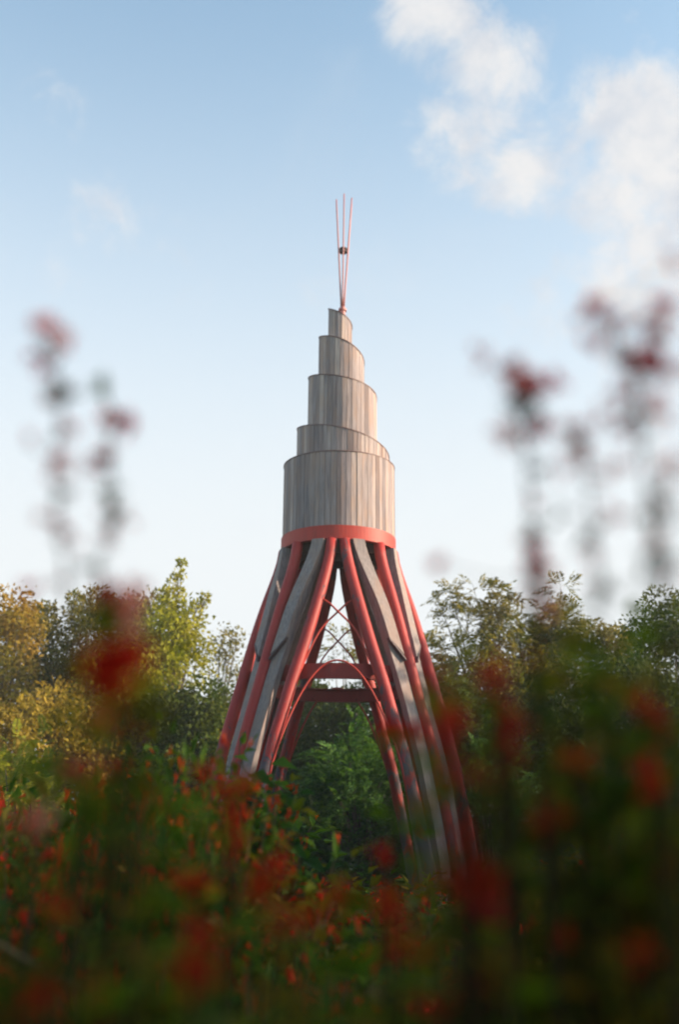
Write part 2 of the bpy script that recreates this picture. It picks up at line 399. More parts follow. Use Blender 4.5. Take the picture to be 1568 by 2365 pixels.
# collar and floor
Rc = 1.375
ring_section([(Rc - .13, 8.28), (Rc, 8.28), (Rc, 8.60), (Rc - .04, 8.60), (Rc - .04, 8.30), (Rc - .13, 8.30)]).build('collar_ring', 'red_steel', tower)
mb = MB(); k = 48
mb.loft([[polar(Rc - .05, 2 * math.pi * i / k, z) for i in range(k)] for z in (8.32, 8.38)]); mb.build('floor_deck', 'dark_timber', tower)
for i in range(3):
    mb = MB(); y = -.7 + .7 * i; h = math.sqrt(max(.1, 1.28 ** 2 - y * y))
    mb.loft([[Vector((x, y - .06, 8.10)), Vector((x, y + .06, 8.10)), Vector((x, y + .06, 8.318)), Vector((x, y - .06, 8.318))] for x in (-h, h)]); mb.build('floor_joist', 'dark_timber', tower)
# spiral cladding: one ribbon of vertical boards wound outwards as its top edge steps down
QZ = [14.76, 14.50, 14.26, 14.09, 13.93, 13.66, 13.24, 13.02, 12.80, 12.50, 12.27, 11.85, 11.42, 11.08, 10.66, 10.50, 10.42, 10.39, 10.40, 10.41, 10.42]
QR = [.305, .29, .28, .42, .545, .575, .605, .695, .785, .86, .93, .985, 1.035, 1.13, 1.235, 1.31, 1.352, 1.355, 1.355, 1.34, 1.30]
def spz(s): return float(np.interp(s * 4, range(len(QZ)), QZ))
def spr(s):
    return float(sum(np.interp(s * 4 + d, range(len(QR)), QR) for d in (-.5, -.25, 0, .25, .5)) / 5)
def sps(s): return (spz(s - .06) + spz(s) + spz(s + .06) + spz(s - .03) + spz(s + .03)) / 5
def spang(s): return -math.pi / 2 + 2 * math.pi * s
TH = .03
nt = 5
rnd = random.Random(4)
ends = [0, 1, 2, 3, 4, 5]
for tno in range(5):
    s = float(tno); boards = []
    while s < tno + 1 - 1e-6:
        w = rnd.choice([.10, .115, .125, .14]) if tno > 0 else .085
        ds = w / (2 * math.pi * spr(s)); s2 = min(s + ds, tno + 1)
        if tno + 1 - s2 < ds * .5: s2 = tno + 1
        boards.append((s, s2)); s = s2
    zb = 8.42 if tno == 4 else (sps(min(tno + 1, 4.6)) - .9)
    mb = MB()
    for (a, b2) in boards:
        gap = .008 / spr(a) / 2
        rr = rnd.uniform(-.006, .006)
        a_, b_ = spang(a) + gap, spang(b2) - gap
        ra, rb = spr(a) + rr, spr(b2) + rr; zt = (sps(a), sps(b2))
        za = zb + (sps(a) - sps(tno + 1) if tno < 4 else 0)
        za = min(za, zt[1] - .1)
        if tno < 4: za = sps(min(a + 1, 4.9)) - .35
        P = [polar(ra, a_, za), polar(rb, b_, za), polar(rb, b_, zt[1]), polar(ra, a_, zt[0])]
        Pi = [polar(ra - TH, a_, za), polar(rb - TH, b_, za), polar(rb - TH, b_, zt[1]), polar(ra - TH, a_, zt[0])]
        # slightly cupped board: a raised centre line makes each one catch light on its own
        mb.add(P + Pi, [(0, 1, 2, 3), (7, 6, 5, 4), (0, 3, 7, 4), (1, 5, 6, 2), (3, 2, 6, 7), (0, 4, 5, 1)])
    tier = mb.build('cladding_tier', 'weathered_board', tower)
    rings = []
    for sss in np.linspace(tno, tno + 1, 49 if tno else 33):
        a = spang(sss); r = spr(sss); z = sps(sss) + .002
        rings.append([polar(r + .014, a, z), polar(r - TH - .006, a, z), polar(r - TH - .006, a, z + .022), polar(r + .014, a, z + .022)])
    mb = MB(); mb.loft(rings); mb.build('top_rim', 'rim_steel', tier)
# inner core wall that closes each step from behind (inner boards)
# antenna
top = 14.25
mb = MB(); mb.tube([(0, 0, 13.6), (0, 0, 14.72)], .075, 16); mb.tube([(0, 0, 14.70), (0, 0, 14.76)], [.105, .105], 16); mb.tube([(0, 0, 14.76), (0, 0, 14.80)], .07, 16)
o = mb.build('mast_socket', 'pink_steel', tower, smooth=False)
for o_ in (o,): o_.location = (.06, 0, 0)
for k in range(6):
    a = 2 * math.pi * k / 6
    p0 = polar(.035, a, 14.75, .06); p1 = polar(.235, a, 18.0 - .05 * (k % 3), .06 + .02)
    mb = MB(); mb.tube([p0 + (p1 - p0) * u for u in np.linspace(0, 1, 8)], [.021 - .005 * u for u in np.linspace(0, 1, 8)], 8); mb.build('antenna_rod', 'pink_steel', tower, smooth=True)
mb = MB(); zc = 16.45
for dz in (-.04, .04):
    mb.loft([[polar(.105, 2 * math.pi * i / 12, z, .07) for i in range(12)] for z in (zc + dz - .018, zc + dz + .018)])
mb.tube([(.07, 0, zc - .05), (.07, 0, zc + .05)], .05, 10); mb.build('rod_spreader', 'dark_steel_and_shade', tower)
# ================================================================== TREES
def tree(name, label, cat, x, y, H, R, seed, mat, ncl=34, per=430, leaf=.17, pin=False, low=.12, group='trees behind the beacon', lean=0, peaks=(), sparse=0, flat=.8):
    g = np.random.default_rng(seed); rd = random.Random(seed)
    root = thing(name, label, cat, (x, y, 0), group)
    tr = MB(); h0 = H * .5
    tp = [Vector((0, 0, -.2))]; 
    for k in range(1, 9):
        u = k / 8; tp.append(Vector((lean * u * u + math.sin(u * 5 + seed) * .12 * u * H * .1, math.cos(u * 4 + seed) * .1 * u * H * .1, h0 * 1.3 * u)))
    tr.tube(tp, [max(.03, (.016 * H) * (1 - .8 * k / 8)) for k in range(9)], 8)
    cl = []
    for k in range(ncl):
        u = rd.random() ** .85
        z = H * (low + (.97 - low) * u)
        prof = math.sin(min(1, (u * 1.02 + .16)) ** .8 * math.pi * .93) ** .55 if u < .999 else .2
        rr = R * max(.25, prof) * (rd.uniform(.45, 1.0)); z += rd.uniform(-.05, .05) * H
        a = rd.uniform(0, 2 * math.pi)
        cl.append((Vector((rr * math.cos(a) + lean * u, rr * math.sin(a) * .9, z)), rd.uniform(.55, 1.15) * R * .34))
    for (px, pz, pr) in peaks: cl.append((Vector((px, 0, pz)), pr))
    lf = MB(); big = []
    for c, r in cl:
        n = int(per * (r / (R * .34)) ** 2 * (1 - sparse))
        n = max(n, 60)
        d = rdir(n, g); d[:, 2] *= flat
        P = np.array(c) + d * (r * g.uniform(.35, 1.12, (n, 1)) ** .7)
        P += g.normal(size=P.shape) * r * .12
        od = unit(d + g.normal(size=(n, 3)) * .8 + np.array([0, 0, -.15]))
        if pin:
            m = n // 6 + 4; fronds(lf, P[:m], unit(d[:m] + g.normal(size=(m, 3)) * .35), g.uniform(.8, 1.3, m) * leaf * 3.4, g, pairs=6, leaflet=.38)
        else:
            quads(lf, P, od, rdir(n, g), g.uniform(.7, 1.35, n) * leaf, g.uniform(.7, 1.3, n) * leaf * .55)
        # limb and twigs to this clump
        j = min(7, max(1, int((c.z / (h0 * 1.3)) * 8 * .62))); s0 = tp[j]
        midp = s0.lerp(c, .55) + Vector((0, 0, -.06 * H * rd.random()))
        tr.tube([s0, midp, c], [.004 * H, .0026 * H, .001 * H], 5)
        for _ in range(2):
            e = c + Vector(tuple(rdir(1, g)[0])) * r * .9; tr.tube([c.lerp(midp, .2), e], [.0016 * H, .0006 * H], 4, caps=False)
    tr.build('trunk', 'bark', root, smooth=True)
    lf.build('crown', mat, root)
    return root
def tree_at(U, Vtop, Y, R, seed, mat, label, **k):
    p = at(U, Vtop, Y); nm = k.pop('name', 'broadleaf_tree')
    return tree(nm, label, 'tree', p.x, Y, p.z, R, seed, mat, **k)
TREES = [
 # U, Vtop, Y, R, seed, mat, label, kw
 (20, 1392, 38, 2.6, 1, 'leaf_golden', 'golden orange leaved tree at the far left edge of the photo', dict(ncl=46, peaks=((-.4, 9.9, .35), (.6, 9.7, .3)))),
 (150, 1400, 40, 2.4, 2, 'leaf_olive', 'olive and brown tree second from the left edge', dict(ncl=42, peaks=((.3, 10.4, .35), (-.7, 10.1, .3), (1.2, 10.0, .25)))),
 (262, 1392, 42, 2.4, 3, 'leaf_olive', 'dull olive tree between the brown tree and the yellow green tree', dict(ncl=40)),
 (400, 1425, 36, 2.3, 4, 'leaf_yellowgreen', 'bright yellow green tree with a pointed leader left of the beacon', dict(ncl=56, peaks=((-.05, 9.6, .5), (-.18, 9.2, .6), (.02, 10.0, .34), (.1, 10.4, .22), (.18, 10.8, .13), (.75, 9.3, .2), (1.0, 9.6, .15)))),
 (325, 1410, 39, 2.1, 27, 'leaf_olive', 'olive tree directly left of the yellow green tree', dict(ncl=46)),
 (505, 1442, 44, 2.0, 5, 'leaf_olive', 'thin sparse tree with sky showing through beside the left posts', dict(ncl=24, sparse=.62, per=150, low=.3)),
 (560, 1580, 43, 2.2, 6, 'leaf_green', 'low dark green tree behind the left posts of the beacon', dict(ncl=30)),
 (800, 1462, 46, 2.3, 7, 'leaf_olive', 'open crowned tree seen through the gap between the front posts', dict(ncl=22, pin=True, per=150)),
 (700, 1560, 44, 2.0, 8, 'leaf_green', 'dark green tree behind the ring beam of the beacon', dict(ncl=30)),
 (960, 1500, 42, 2.2, 9, 'leaf_olive', 'olive green tree just right of the beacon posts', dict(ncl=34, pin=True)),
 (1105, 1372, 38, 2.3, 10, 'leaf_olive', 'tall tree with loose feathery sprays right of the beacon', dict(ncl=34, pin=True, per=330, peaks=((-.95, 10.3, .3), (-1.4, 9.9, .3), (.7, 10.3, .26)))),
 (1240, 1400, 40, 2.4, 11, 'leaf_olive', 'brownish green tree under the round leaf tuft on the right', dict(ncl=46, pin=True, per=520, peaks=((.95, 10.9, .42),))),
 (1400, 1435, 43, 2.3, 12, 'leaf_olive', 'dull brown green tree second from the right edge', dict(ncl=38)),
 (1535, 1362, 37, 2.6, 13, 'leaf_green', 'dense dark green tree at the right edge of the photo', dict(ncl=44)),
 (1330, 1560, 34, 2.6, 14, 'leaf_green', 'lower dark green tree in front of the right hand tree row', dict(ncl=38)),
 (1030, 1600, 33, 1.9, 15, 'leaf_green', 'small bright green tree low beside the right posts', dict(ncl=34, pin=True)),
 (650, 1590, 41, 2.8, 18, 'leaf_green', 'dark tree low behind the left side of the leg opening', dict(ncl=60, low=.03)),
 (880, 1580, 42, 2.8, 19, 'leaf_green', 'dark tree low behind the right side of the leg opening', dict(ncl=60, low=.03)),
 (760, 1610, 38, 2.4, 20, 'leaf_green', 'dark shaded tree behind the feathery bush', dict(ncl=56, low=.02)),
 (120, 1620, 33, 2.4, 16, 'leaf_golden', 'low golden tree in front of the left hand tree row', dict(ncl=40)),
 (-20, 1640, 31, 2.2, 41, 'leaf_golden', 'low golden bushy tree cut by the left edge of the photo', dict(ncl=44, low=.03)),
 (270, 1560, 35, 2.4, 42, 'leaf_yellowgreen', 'low yellow green tree under the left hand red bloom', dict(ncl=46, low=.03)),
 (1190, 1540, 36, 2.4, 43, 'leaf_olive', 'lower olive tree in front of the feathery topped tree', dict(ncl=52, low=.03)),
 (1480, 1520, 35, 2.6, 44, 'leaf_green', 'lower bushy green tree near the right edge', dict(ncl=52, low=.03)),
 (430, 1600, 34, 2.0, 17, 'leaf_green', 'low deep green tree left of the beacon posts', dict(ncl=36)),
]
for U, V, Y, R, sd_, mat, lab, kw in TREES:
    tree_at(U, V, Y, R, sd_, mat, lab, **kw)
# feathery bush seen through the legs
def feather_bush(U, V, Y, R, seed, mat, label, n=1500, L=.6):
    g = np.random.default_rng(seed); p = at(U, V, Y); H = p.z
    root = thing('feathery_bush', label, 'bush', (p.x, Y, 0), 'bushes behind the beacon')
    st = MB(); lf = MB()
    for k in range(26):
        a = 2 * math.pi * k / 26 + g.uniform(-.2, .2); e = g.uniform(.3, 1.0)
        tip = Vector((R * e * math.cos(a), R * e * math.sin(a), H * g.uniform(.55, .95) * (1 - .45 * e * e)))
        st.tube([(0, 0, -.1), tip * .5 + Vector((0, 0, H * .12)), tip], [.05, .03, .01], 5)
    d = rdir(n, g); d[:, 2] = abs(d[:, 2]) * 1.0 - .12; d = unit(d); hor = np.clip(np.linalg.norm(d[:, :2], axis=1), .01, 1); d[:, 2] = np.sign(d[:, 2]) * abs(d[:, 2]) ** .75
    lump = 1 + .16 * np.sin(d[:, 0:1] * 7 + seed) * np.sin(d[:, 2:3] * 9 + d[:, 1:2] * 6)
    P = d * np.array([R, R, H]) * g.uniform(.45, .93, (n, 1)) ** .5 * lump
    P[:, 2] = np.maximum(P[:, 2], .05)
    fd = unit(d * np.array([1, 1, .45]) + g.normal(size=(n, 3)) * .35)
    fronds(lf, P, fd, g.uniform(.7, 1.25, n) * L, g, pairs=11, leaflet=.22, droop=.35)
    st.build('branches', 'bark', root, smooth=True); lf.build('foliage', mat, root)
feather_bush(835, 1690, 31, 2.0, 21, 'leaf_bluegreen', 'rounded feathery green bush framed between the beacon legs', 3600)
feather_bush(600, 1800, 33, 1.7, 22, 'leaf_green', 'dark feathery bush behind the left legs of the beacon', 700)
feather_bush(1130, 1720, 30, 1.7, 23, 'leaf_bluegreen', 'green feathery bush just right of the right hand posts', 1100)
feather_bush(1400, 1740, 28, 2.0, 24, 'leaf_green', 'wide feathery bush low on the right of the photo', 1100)
feather_bush(60, 1700, 27, 1.8, 25, 'leaf_yellowgreen', 'yellow tinged feathery bush low at the left edge', 1000)
feather_bush(300, 1760, 28, 1.9, 26, 'leaf_green', 'dark feathery bush low between the left hand trees', 900)
# trees standing outside the frame to the right: they keep the low sun off the shrubs
proto = tree('broadleaf_tree', 'broad tree standing out of view east of the clearing', 'tree', 17.5, 24, 11.6, 3.6, 31, 'leaf_olive', ncl=60, per=170, leaf=.26, low=.05, group='trees east of the clearing')
for (x, y, s) in [(17, 17, .95), (19, 31, .8), (16, 10, .9), (12.5, 3.5, .8), (21, 38, .7), (11, -3, .8), (23, 21, 1.1), (22, 13, 1.05), (13.5, 7.5, .72), (22, 27, .85), (9.5, 1, .55), (12, -6, .8), (14, -1, .85), (9, -5, .6), (8.5, 3.5, .45), (25, 35, .8), (10, 5, .5)]:
    copy_tree(proto, (x, y, 0), x * 3 + y, s)
for (x, y, sc_) in [(-12, 5, .9), (-13, 11, 1.0), (-10, -1, .8), (-5, -7, .9), (1, -9, 1.0), (7, -7, .9), (-15, 18, 1.0)]:  # unseen trees added left and behind to cut the sky light
    copy_tree(proto, (x, y, 0), x * 2 + y, sc_, 'unseen broad tree added around the near side to dim the foreground', 'added shade trees around the clearing')
# ================================================================== SHRUBS
def shrub_proto(seed, H=1.5, R=.55, nst=14, lpl=46, mat='leaf_shrub', pm='petal_red', nfl=46, leaf=.075):
    g = np.random.default_rng(seed)
    root = thing('flowering_shrub', 'tmp', 'shrub', (0, 0, 0))
    st = MB(); lf = MB(); fl = MB()
    for k in range(nst):
        a = g.uniform(0, 2 * math.pi); e = g.uniform(.15, 1) * R; h = H * g.uniform(.72, 1.02)
        tip = np.array([e * math.cos(a), e * math.sin(a), h]); b = np.array([e * .15 * math.cos(a), e * .15 * math.sin(a), -.05])
        c = np.array([e * .45 * math.cos(a + .3), e * .45 * math.sin(a + .3), h * .55])
        u = np.linspace(0, 1, 7)[:, None]; pts = (1 - u) ** 2 * b + 2 * u * (1 - u) * c + u * u * tip
        st.tube([tuple(p) for p in pts], [.009 - .0065 * i / 6 for i in range(7)], 5, caps=False)
        uu = g.uniform(.18, 1.0, (lpl, 1)) ** .8; P = (1 - uu) ** 2 * b + 2 * uu * (1 - uu) * c + uu * uu * tip
        P += g.normal(size=P.shape) * .012
        tw = rdir(lpl, g); tw[:, 2] = tw[:, 2] * .4 + .15; tw = unit(tw)
        ext = g.uniform(.0, .16, (lpl, 1)); Pl = P + tw * ext
        leaves(lf, Pl, unit(tw + g.normal(size=(lpl, 3)) * .3), np.array([0, 0, 1.0]) + g.normal(size=(lpl, 3)) * .4, g.uniform(.6, 1.3, lpl) * leaf, g.uniform(.35, .5, lpl) * leaf)
        m = nfl // nst + 2
        uf = g.uniform(.6, 1.03, (m, 1)); Pf = (1 - uf) ** 2 * b + 2 * uf * (1 - uf) * c + uf * uf * tip + g.normal(size=(m, 3)) * .02
        fd = rdir(m, g); fd[:, 2] = abs(fd[:, 2]) + .2
        flower(fl, Pf, unit(fd), g.uniform(.7, 1.2, m) * .040, g)
    st.build('stems', 'stem_brown', root); lf.build('leaves', mat, root); fl.build('blossoms', pm, root)
    return root
protos = [shrub_proto(41, nfl=150, lpl=64), shrub_proto(42, pm='petal_orange', mat='leaf_vine', leaf=.07, nfl=150, lpl=66), shrub_proto(43, nfl=170, pm='petal_red', lpl=60), shrub_proto(44, pm='petal_orange', nfl=60, lpl=64),
          shrub_proto(45, nfl=14, nst=18, lpl=60, leaf=.09)]
used = [False] * len(protos)
def put_shrub(k, loc, rz, s, label, group):
    if not used[k]:
        used[k] = True; o = protos[k]; o.location = loc; o.rotation_euler = (0, 0, rz); o.scale = (s if hasattr(s, '__len__') else (s,) * 3); o['label'] = label; o['group'] = group; return o
    return copy_tree(protos[k], loc, rz, s, label, group)
rs = random.Random(12)
def top_limit(U):   # picture row the shrub tops reach, by column
    return float(np.interp(U, [-200, 0, 120, 300, 450, 560, 640, 720, 800, 900, 1000, 1100, 1250, 1600, 1900], [1800, 1800, 1830, 1760, 1745, 1790, 1900, 2010, 2050, 2010, 2040, 2040, 1960, 1900, 1900]))
ZB = [(100, 'at the left edge of the thicket'), (300, 'below the left hand big red bloom'), (480, 'below the yellow green tree'), (640, 'before the left feet of the beacon'), (800, 'below the left half of the leg opening'),
      (960, 'below the right half of the leg opening'), (1100, 'before the right feet of the beacon'), (1300, 'just right of the beacon feet'), (1480, 'under the large blurred bush on the right'), (9999, 'at the right edge of the thicket')]
def where(U): return next(w for lim, w in ZB if U < lim)
ZG = ['shrubs of the left thicket', 'shrubs in front of the beacon', 'shrubs of the right thicket']
LOOK = ['red flowered shrub', 'broad leaved orange flowered shrub', 'shrub thick with red flowers', 'shrub with a few orange flowers', 'leafy barely flowering shrub']
cnt = 0
for row, (Y, nU) in enumerate([(2.2, 6), (2.9, 8), (3.7, 9), (4.8, 10), (6.2, 11), (8, 12), (10.5, 12), (13.5, 12), (17, 13), (21, 13)]):
    for i in range(nU):
        U = -180 + (1568 + 360) * (i + rs.uniform(.1, .9)) / nU
        Yj = Y * rs.uniform(.92, 1.1)
        sp = .38 * F / Yj * (1.5 if Yj > 5 else .9)
        V = max(top_limit(U), top_limit(U - sp), top_limit(U + sp)) + rs.uniform(-20, 90) + (0 if Y > 3.5 else rs.uniform(60, 160))
        if Y > 6: V = max(V, 1935 + rs.uniform(-10, 40)) if 500 < U < 1250 else max(V, 1830)
        if Y > 12: V = max(V, 1950)
        p = at(U, V, Yj); h = max(.5, p.z)
        if abs(Yj - 9) < 0: continue
        s = h / 1.5
        z = 0 if U < 560 else (1 if U < 1030 else 2)
        k = rs.choice([0, 1, 2, 3, 4]) if z != 2 else rs.choice([0, 3, 4, 4])
        w = max(s, .75) * (1.0 if Y < 5 else 1.5)
        far = 'soft blurred ' if Yj < 2.6 else ('blurred ' if Yj < 3.3 else ('' if Yj < 4.3 else ('sharp ' if Yj < 7 else ('distant ' if Yj < 12 else 'far off '))))
        put_shrub(k, (p.x, Yj, 0), rs.uniform(0, 6.28), (w, w, s), far + LOOK[k] + ' ' + where(U), ZG[z]); cnt += 1
for i in range(34):
    U = -60 + 600 * ((i * .618) % 1); Yj = rs.uniform(2.6, 5.2)
    p = at(U, float(np.interp(U, [-100, 200, 330, 420, 500, 560], [1830, 1800, 1730, 1690, 1740, 1850])) + rs.uniform(0, 190), Yj)
    k = rs.choice([0, 1, 1, 2, 2, 3]); w = rs.uniform(.5, .75)
    put_shrub(k, (p.x, Yj, 0), rs.uniform(0, 6.28), (w, w, p.z / 1.5), ('tall ' if p.z > 1.75 else 'low ') + 'narrow ' + LOOK[k] + ' ' + where(U), ZG[0])
# ------------------------------------------------------------------ vine covered bush, in focus left of the gap
def vine_bush():
    g = np.random.default_rng(77); Y = 4.6
    root = thing('vine_bush', 'leafy vine covered bush with small orange red flowers below the left posts', 'bush', (at(640, 1900, Y).x, Y, 0))
    ox, oy = root.location.x, root.location.y
    st = MB(); lf = MB(); fl = MB(); big = MB()
    edge = [(560, 1800), (625, 1775), (655, 1810), (690, 1850), (700, 1920), (735, 1985), (770, 2050), (800, 2130), (830, 2230)]
    for k in range(230):
        i = g.uniform(0, len(edge) - 1); a = edge[int(i)]; b = edge[min(int(i) + 1, len(edge) - 1)]; fr = i - int(i)
        U = a[0] + (b[0] - a[0]) * fr - abs(g.normal()) * 110 + 8; V = a[1] + (b[1] - a[1]) * fr + abs(g.normal()) * 60
        tip = at(U, V, Y + g.uniform(-.35, .35)) - Vector((ox, oy, 0))
        base = Vector((g.uniform(-.3, .1), g.uniform(-.2, .2), 0)); c = base.lerp(tip, .55) + Vector((g.uniform(-.15, .05), 0, .18))
        u = np.linspace(0, 1, 9)[:, None]; pts = (1 - u) ** 2 * np.array(base) + 2 * u * (1 - u) * np.array(c) + u * u * np.array(tip); pts += g.normal(size=pts.shape) * .006
        st.tube([tuple(p) for p in pts], [.006 - .0045 * j / 8 for j in range(9)], 5, caps=False)
        n = 11; uu = g.uniform(.6, 1.02, (n, 1)); P = (1 - uu) ** 2 * np.array(base) + 2 * uu * (1 - uu) * np.array(c) + uu * uu * np.array(tip)
        d = rdir(n, g); d[:, 2] = d[:, 2] * .35 - .1; d = unit(d)
        leaves(lf, P, d, np.array([0, -.5, 1.0]) + g.normal(size=(n, 3)) * .35, g.uniform(.5, 1.5, n) * .075, g.uniform(.5, .62, n) * .07)
        if g.uniform() < .5:
            m = g.integers(2, 6); Pf = np.array(tip) + g.normal(size=(m, 3)) * .022 - np.array([0, 0, g.uniform(0, .12)]); fd = rdir(m, g); fd[:, 2] = abs(fd[:, 2])
            flower(fl, Pf, unit(fd), g.uniform(.8, 1.3, m) * .035, g, .10)
    # larger leaves and curling tendrils at the top
    for (U, V, L, dx, dz) in [(622, 1765, .12, 1, -.1), (570, 1790, .13, .8, -.25), (560, 1740, .06, .9, .3), (612, 1822, .10, -.8, -.2), (640, 1835, .1, .7, -.5), (600, 1905, .11, 1, -.1), (690, 1835, .07, 1, .1), (575, 1760, .07, -.7, .3),
                              (700, 1985, .11, .8, -.4), (660, 1960, .1, .9, -.3), (745, 2010, .09, .9, .3), (640, 2080, .12, 1, -.4), (560, 1720, .05, .2, .9), (760, 2120, .08, 1, .2), (720, 2090, .09, -.6, .4)]:
        p = np.array(at(U, V, Y - .3) - Vector((ox, oy, 0)))
        leaves(lf, p[None], unit(np.array([[dx, -.35, dz]])), np.array([[.1, -.6, .8]]), L, L * .62)
    for pts in ([(555, 1800), (540, 1775), (480, 1768), (380, 1765)], [(700, 1990), (740, 1960), (790, 1965), (830, 1990)], [(600, 1810), (560, 1770), (552, 1730), (556, 1712)], [(690, 1900), (720, 1860), (715, 1830)], [(735, 2000), (765, 1990), (775, 2030)], [(520, 1790), (505, 1740), (440, 1758)]):
        P = [Vector(at(U, V, Y - .2) - Vector((ox, oy, 0))) for U, V in pts]
        sm = []
        for i in range(len(P) - 1):
            for u in np.linspace(0, 1, 5)[:-1]: sm.append(P[i].lerp(P[i + 1], float(u)) + Vector((0, 0, .006 * math.sin(u * 6))))
        sm.append(P[-1]); st.tube(sm, .0022, 5)
    st.build('stems', 'stem_green', root); lf.build('leaves', 'leaf_vine', root); fl.build('blossoms', 'petal_orange', root)
vine_bush()
# ------------------------------------------------------------------ foreground flowering stems, close to the lens
PK = 'petal_pink'
def stem_plant(name, label, Y, path, fl_blobs, lf_blobs, seed, cat='flowering plant', group='flowering stems close to the camera', pm='petal_red', lm='leaf_green', r=.0011, sm='stem_dark'):
    g = np.random.default_rng(seed)
    top = [at(U, V, Y) for U, V in path]
    base = Vector((top[0].x + g.uniform(-.09, .09), Y, 0))
    root = thing(name, label, cat, tuple(base), group)
    L = lambda p: Vector(p) - base
    q0 = L(top[0]); pts = [Vector((0, 0, -.02)), Vector((g.uniform(-.03, .03), 0, q0.z * .4)), Vector((q0.x * .5 + g.uniform(-.02, .02), 0, q0.z * .75))] + [L(p) for p in top]
    st = MB(); st.tube(pts, [r * 1.1] * 3 + [r * (1.2 - .6 * i / len(top)) for i in range(len(top))], 6)
    blos = {}; lf = MB()
    P0 = np.array([list(L(p)) for p in top])
    for (U, V, rr, n, *mm) in fl_blobs:
        if mm and mm[0] != RD: n = int(n * 1.9) + 1
        c = np.array(L(at(U, V, Y))); R = rr * Y / F
        j = P0[np.argmin(np.linalg.norm(P0 - c, axis=1))]
        st.tube([tuple(j), tuple((j + c) / 2 + np.array([0, 0, -.004])), tuple(c)], r * .5, 5)
        mb = blos.setdefault(mm[0] if mm else pm, MB())
        d = rdir(n, g); P = c + d * R * g.uniform(.0, .8, (n, 1)) - d * R * .35
        flower(mb, P, unit(d + np.array([0, 0, .3])), g.uniform(.7, 1.15, n) * min(max(R * 1.1, .010), .035), g, .2)
    for (U, V, rr, n) in lf_blobs:
        c = np.array(L(at(U, V, Y))); R = rr * Y / F
        j = P0[np.argmin(np.linalg.norm(P0 - c, axis=1))]
        st.tube([tuple(j), tuple(c)], r * .5, 5)
        d = rdir(n, g)
        leaves(lf, c - d * R * .3, unit(d + np.array([0, 0, -.1])), rdir(n, g), g.uniform(.8, 1.3, n) * max(R, .018), g.uniform(.35, .5, n) * max(R, .018))
    seg = np.linspace(0, 1, 7)[:-1, None]
    Q = np.concatenate([P0[i] * (1 - seg) + P0[i + 1] * seg for i in range(len(P0) - 1)]); 
    d = rdir(len(Q), g); leaves(lf, Q, unit(d + np.array([0, 0, .5])), rdir(len(Q), g), g.uniform(.008, .018, len(Q)), g.uniform(.003, .006, len(Q)))
    Qp = Q[(g.random(len(Q)) < .35) & (Q[:, 2] > 1.76)]; dq = rdir(len(Qp), g); flower(blos.setdefault(PK, MB()), Qp + dq * .004, dq, g.uniform(.010, .018, len(Qp)), g, .2)
    st.build('stem', sm, root)
    if lf.n: lf.build('leaves', lm, root)
    for k, mb in blos.items(): mb.build('blossoms', k, root)
    return root
PK, CR, RD, OR = 'petal_pink', 'petal_crimson', 'petal_red', 'petal_orange'
stem_plant('flowering_plant', 'tall blurred stem with pale pink flowers against the sky near the left edge', .75,
           [(190, 2300), (170, 1700), (150, 1300), (130, 1180), (128, 1050), (140, 940), (125, 860), (105, 780)],
           [(100, 765, 40, 7, PK), (92, 830, 30, 4, CR), (150, 800, 32, 3, PK), (130, 1070, 34, 5, PK), (140, 1225, 26, 5, PK), (60, 1020, 22, 1, PK)],
           [(142, 925, 32, 9), (128, 890, 20, 3), (130, 1140, 20, 2)], 101)
stem_plant('flowering_plant', 'blurred stem with red flowers and a grey green tip left of the beacon', .8,
           [(330, 2400), (290, 1900), (255, 1560), (235, 1400), (228, 1300), (262, 1210), (262, 1120), (250, 1050), (262, 980), (240, 900)],
           [(292, 978, 27, 9, CR), (255, 975, 30, 6, PK), (238, 1075, 34, 11, RD), (280, 1190, 28, 3, PK), (258, 1245, 25, 3, PK), (258, 1385, 46, 16, RD), (300, 1390, 50, 7, PK), (75, 1365, 20, 3, CR)],
           [(240, 895, 22, 4), (262, 1130, 26, 8), (262, 1190, 26, 7), (215, 1310, 28, 4), (240, 1420, 55, 14)], 102, lm='leaf_vine')
stem_plant('flowering_plant', 'blurred stem carrying one large bright red bloom over the left hand trees', .62,
           [(330, 2300), (300, 1900), (285, 1680), (270, 1560)],
           [(250, 1550, 55, 100, RD), (285, 1530, 50, 50, RD), (320, 1520, 40, 18, RD)], [(340, 1640, 85, 40), (250, 1450, 65, 22), (330, 1800, 80, 30), (190, 1680, 55, 5), (230, 1860, 90, 16)], 103, lm='leaf_front')
stem_plant('flowering_plant', 'blurred stem with a wide pink bloom over a dark calyx right of the beacon', .75,
           [(1290, 2200), (1260, 1700), (1235, 1400), (1225, 1200), (1212, 1050), (1200, 940)],
           [(1180, 850, 30, 12, RD), (1205, 885, 38, 16, PK), (1240, 895, 26, 9, CR), (1115, 820, 22, 3, PK), (1290, 885, 26, 4, CR), (1163, 1000, 18, 4, PK), (1243, 995, 20, 8, CR)],
           [(1200, 935, 26, 15), (1235, 975, 14, 4), (1230, 1090, 20, 3)], 104)
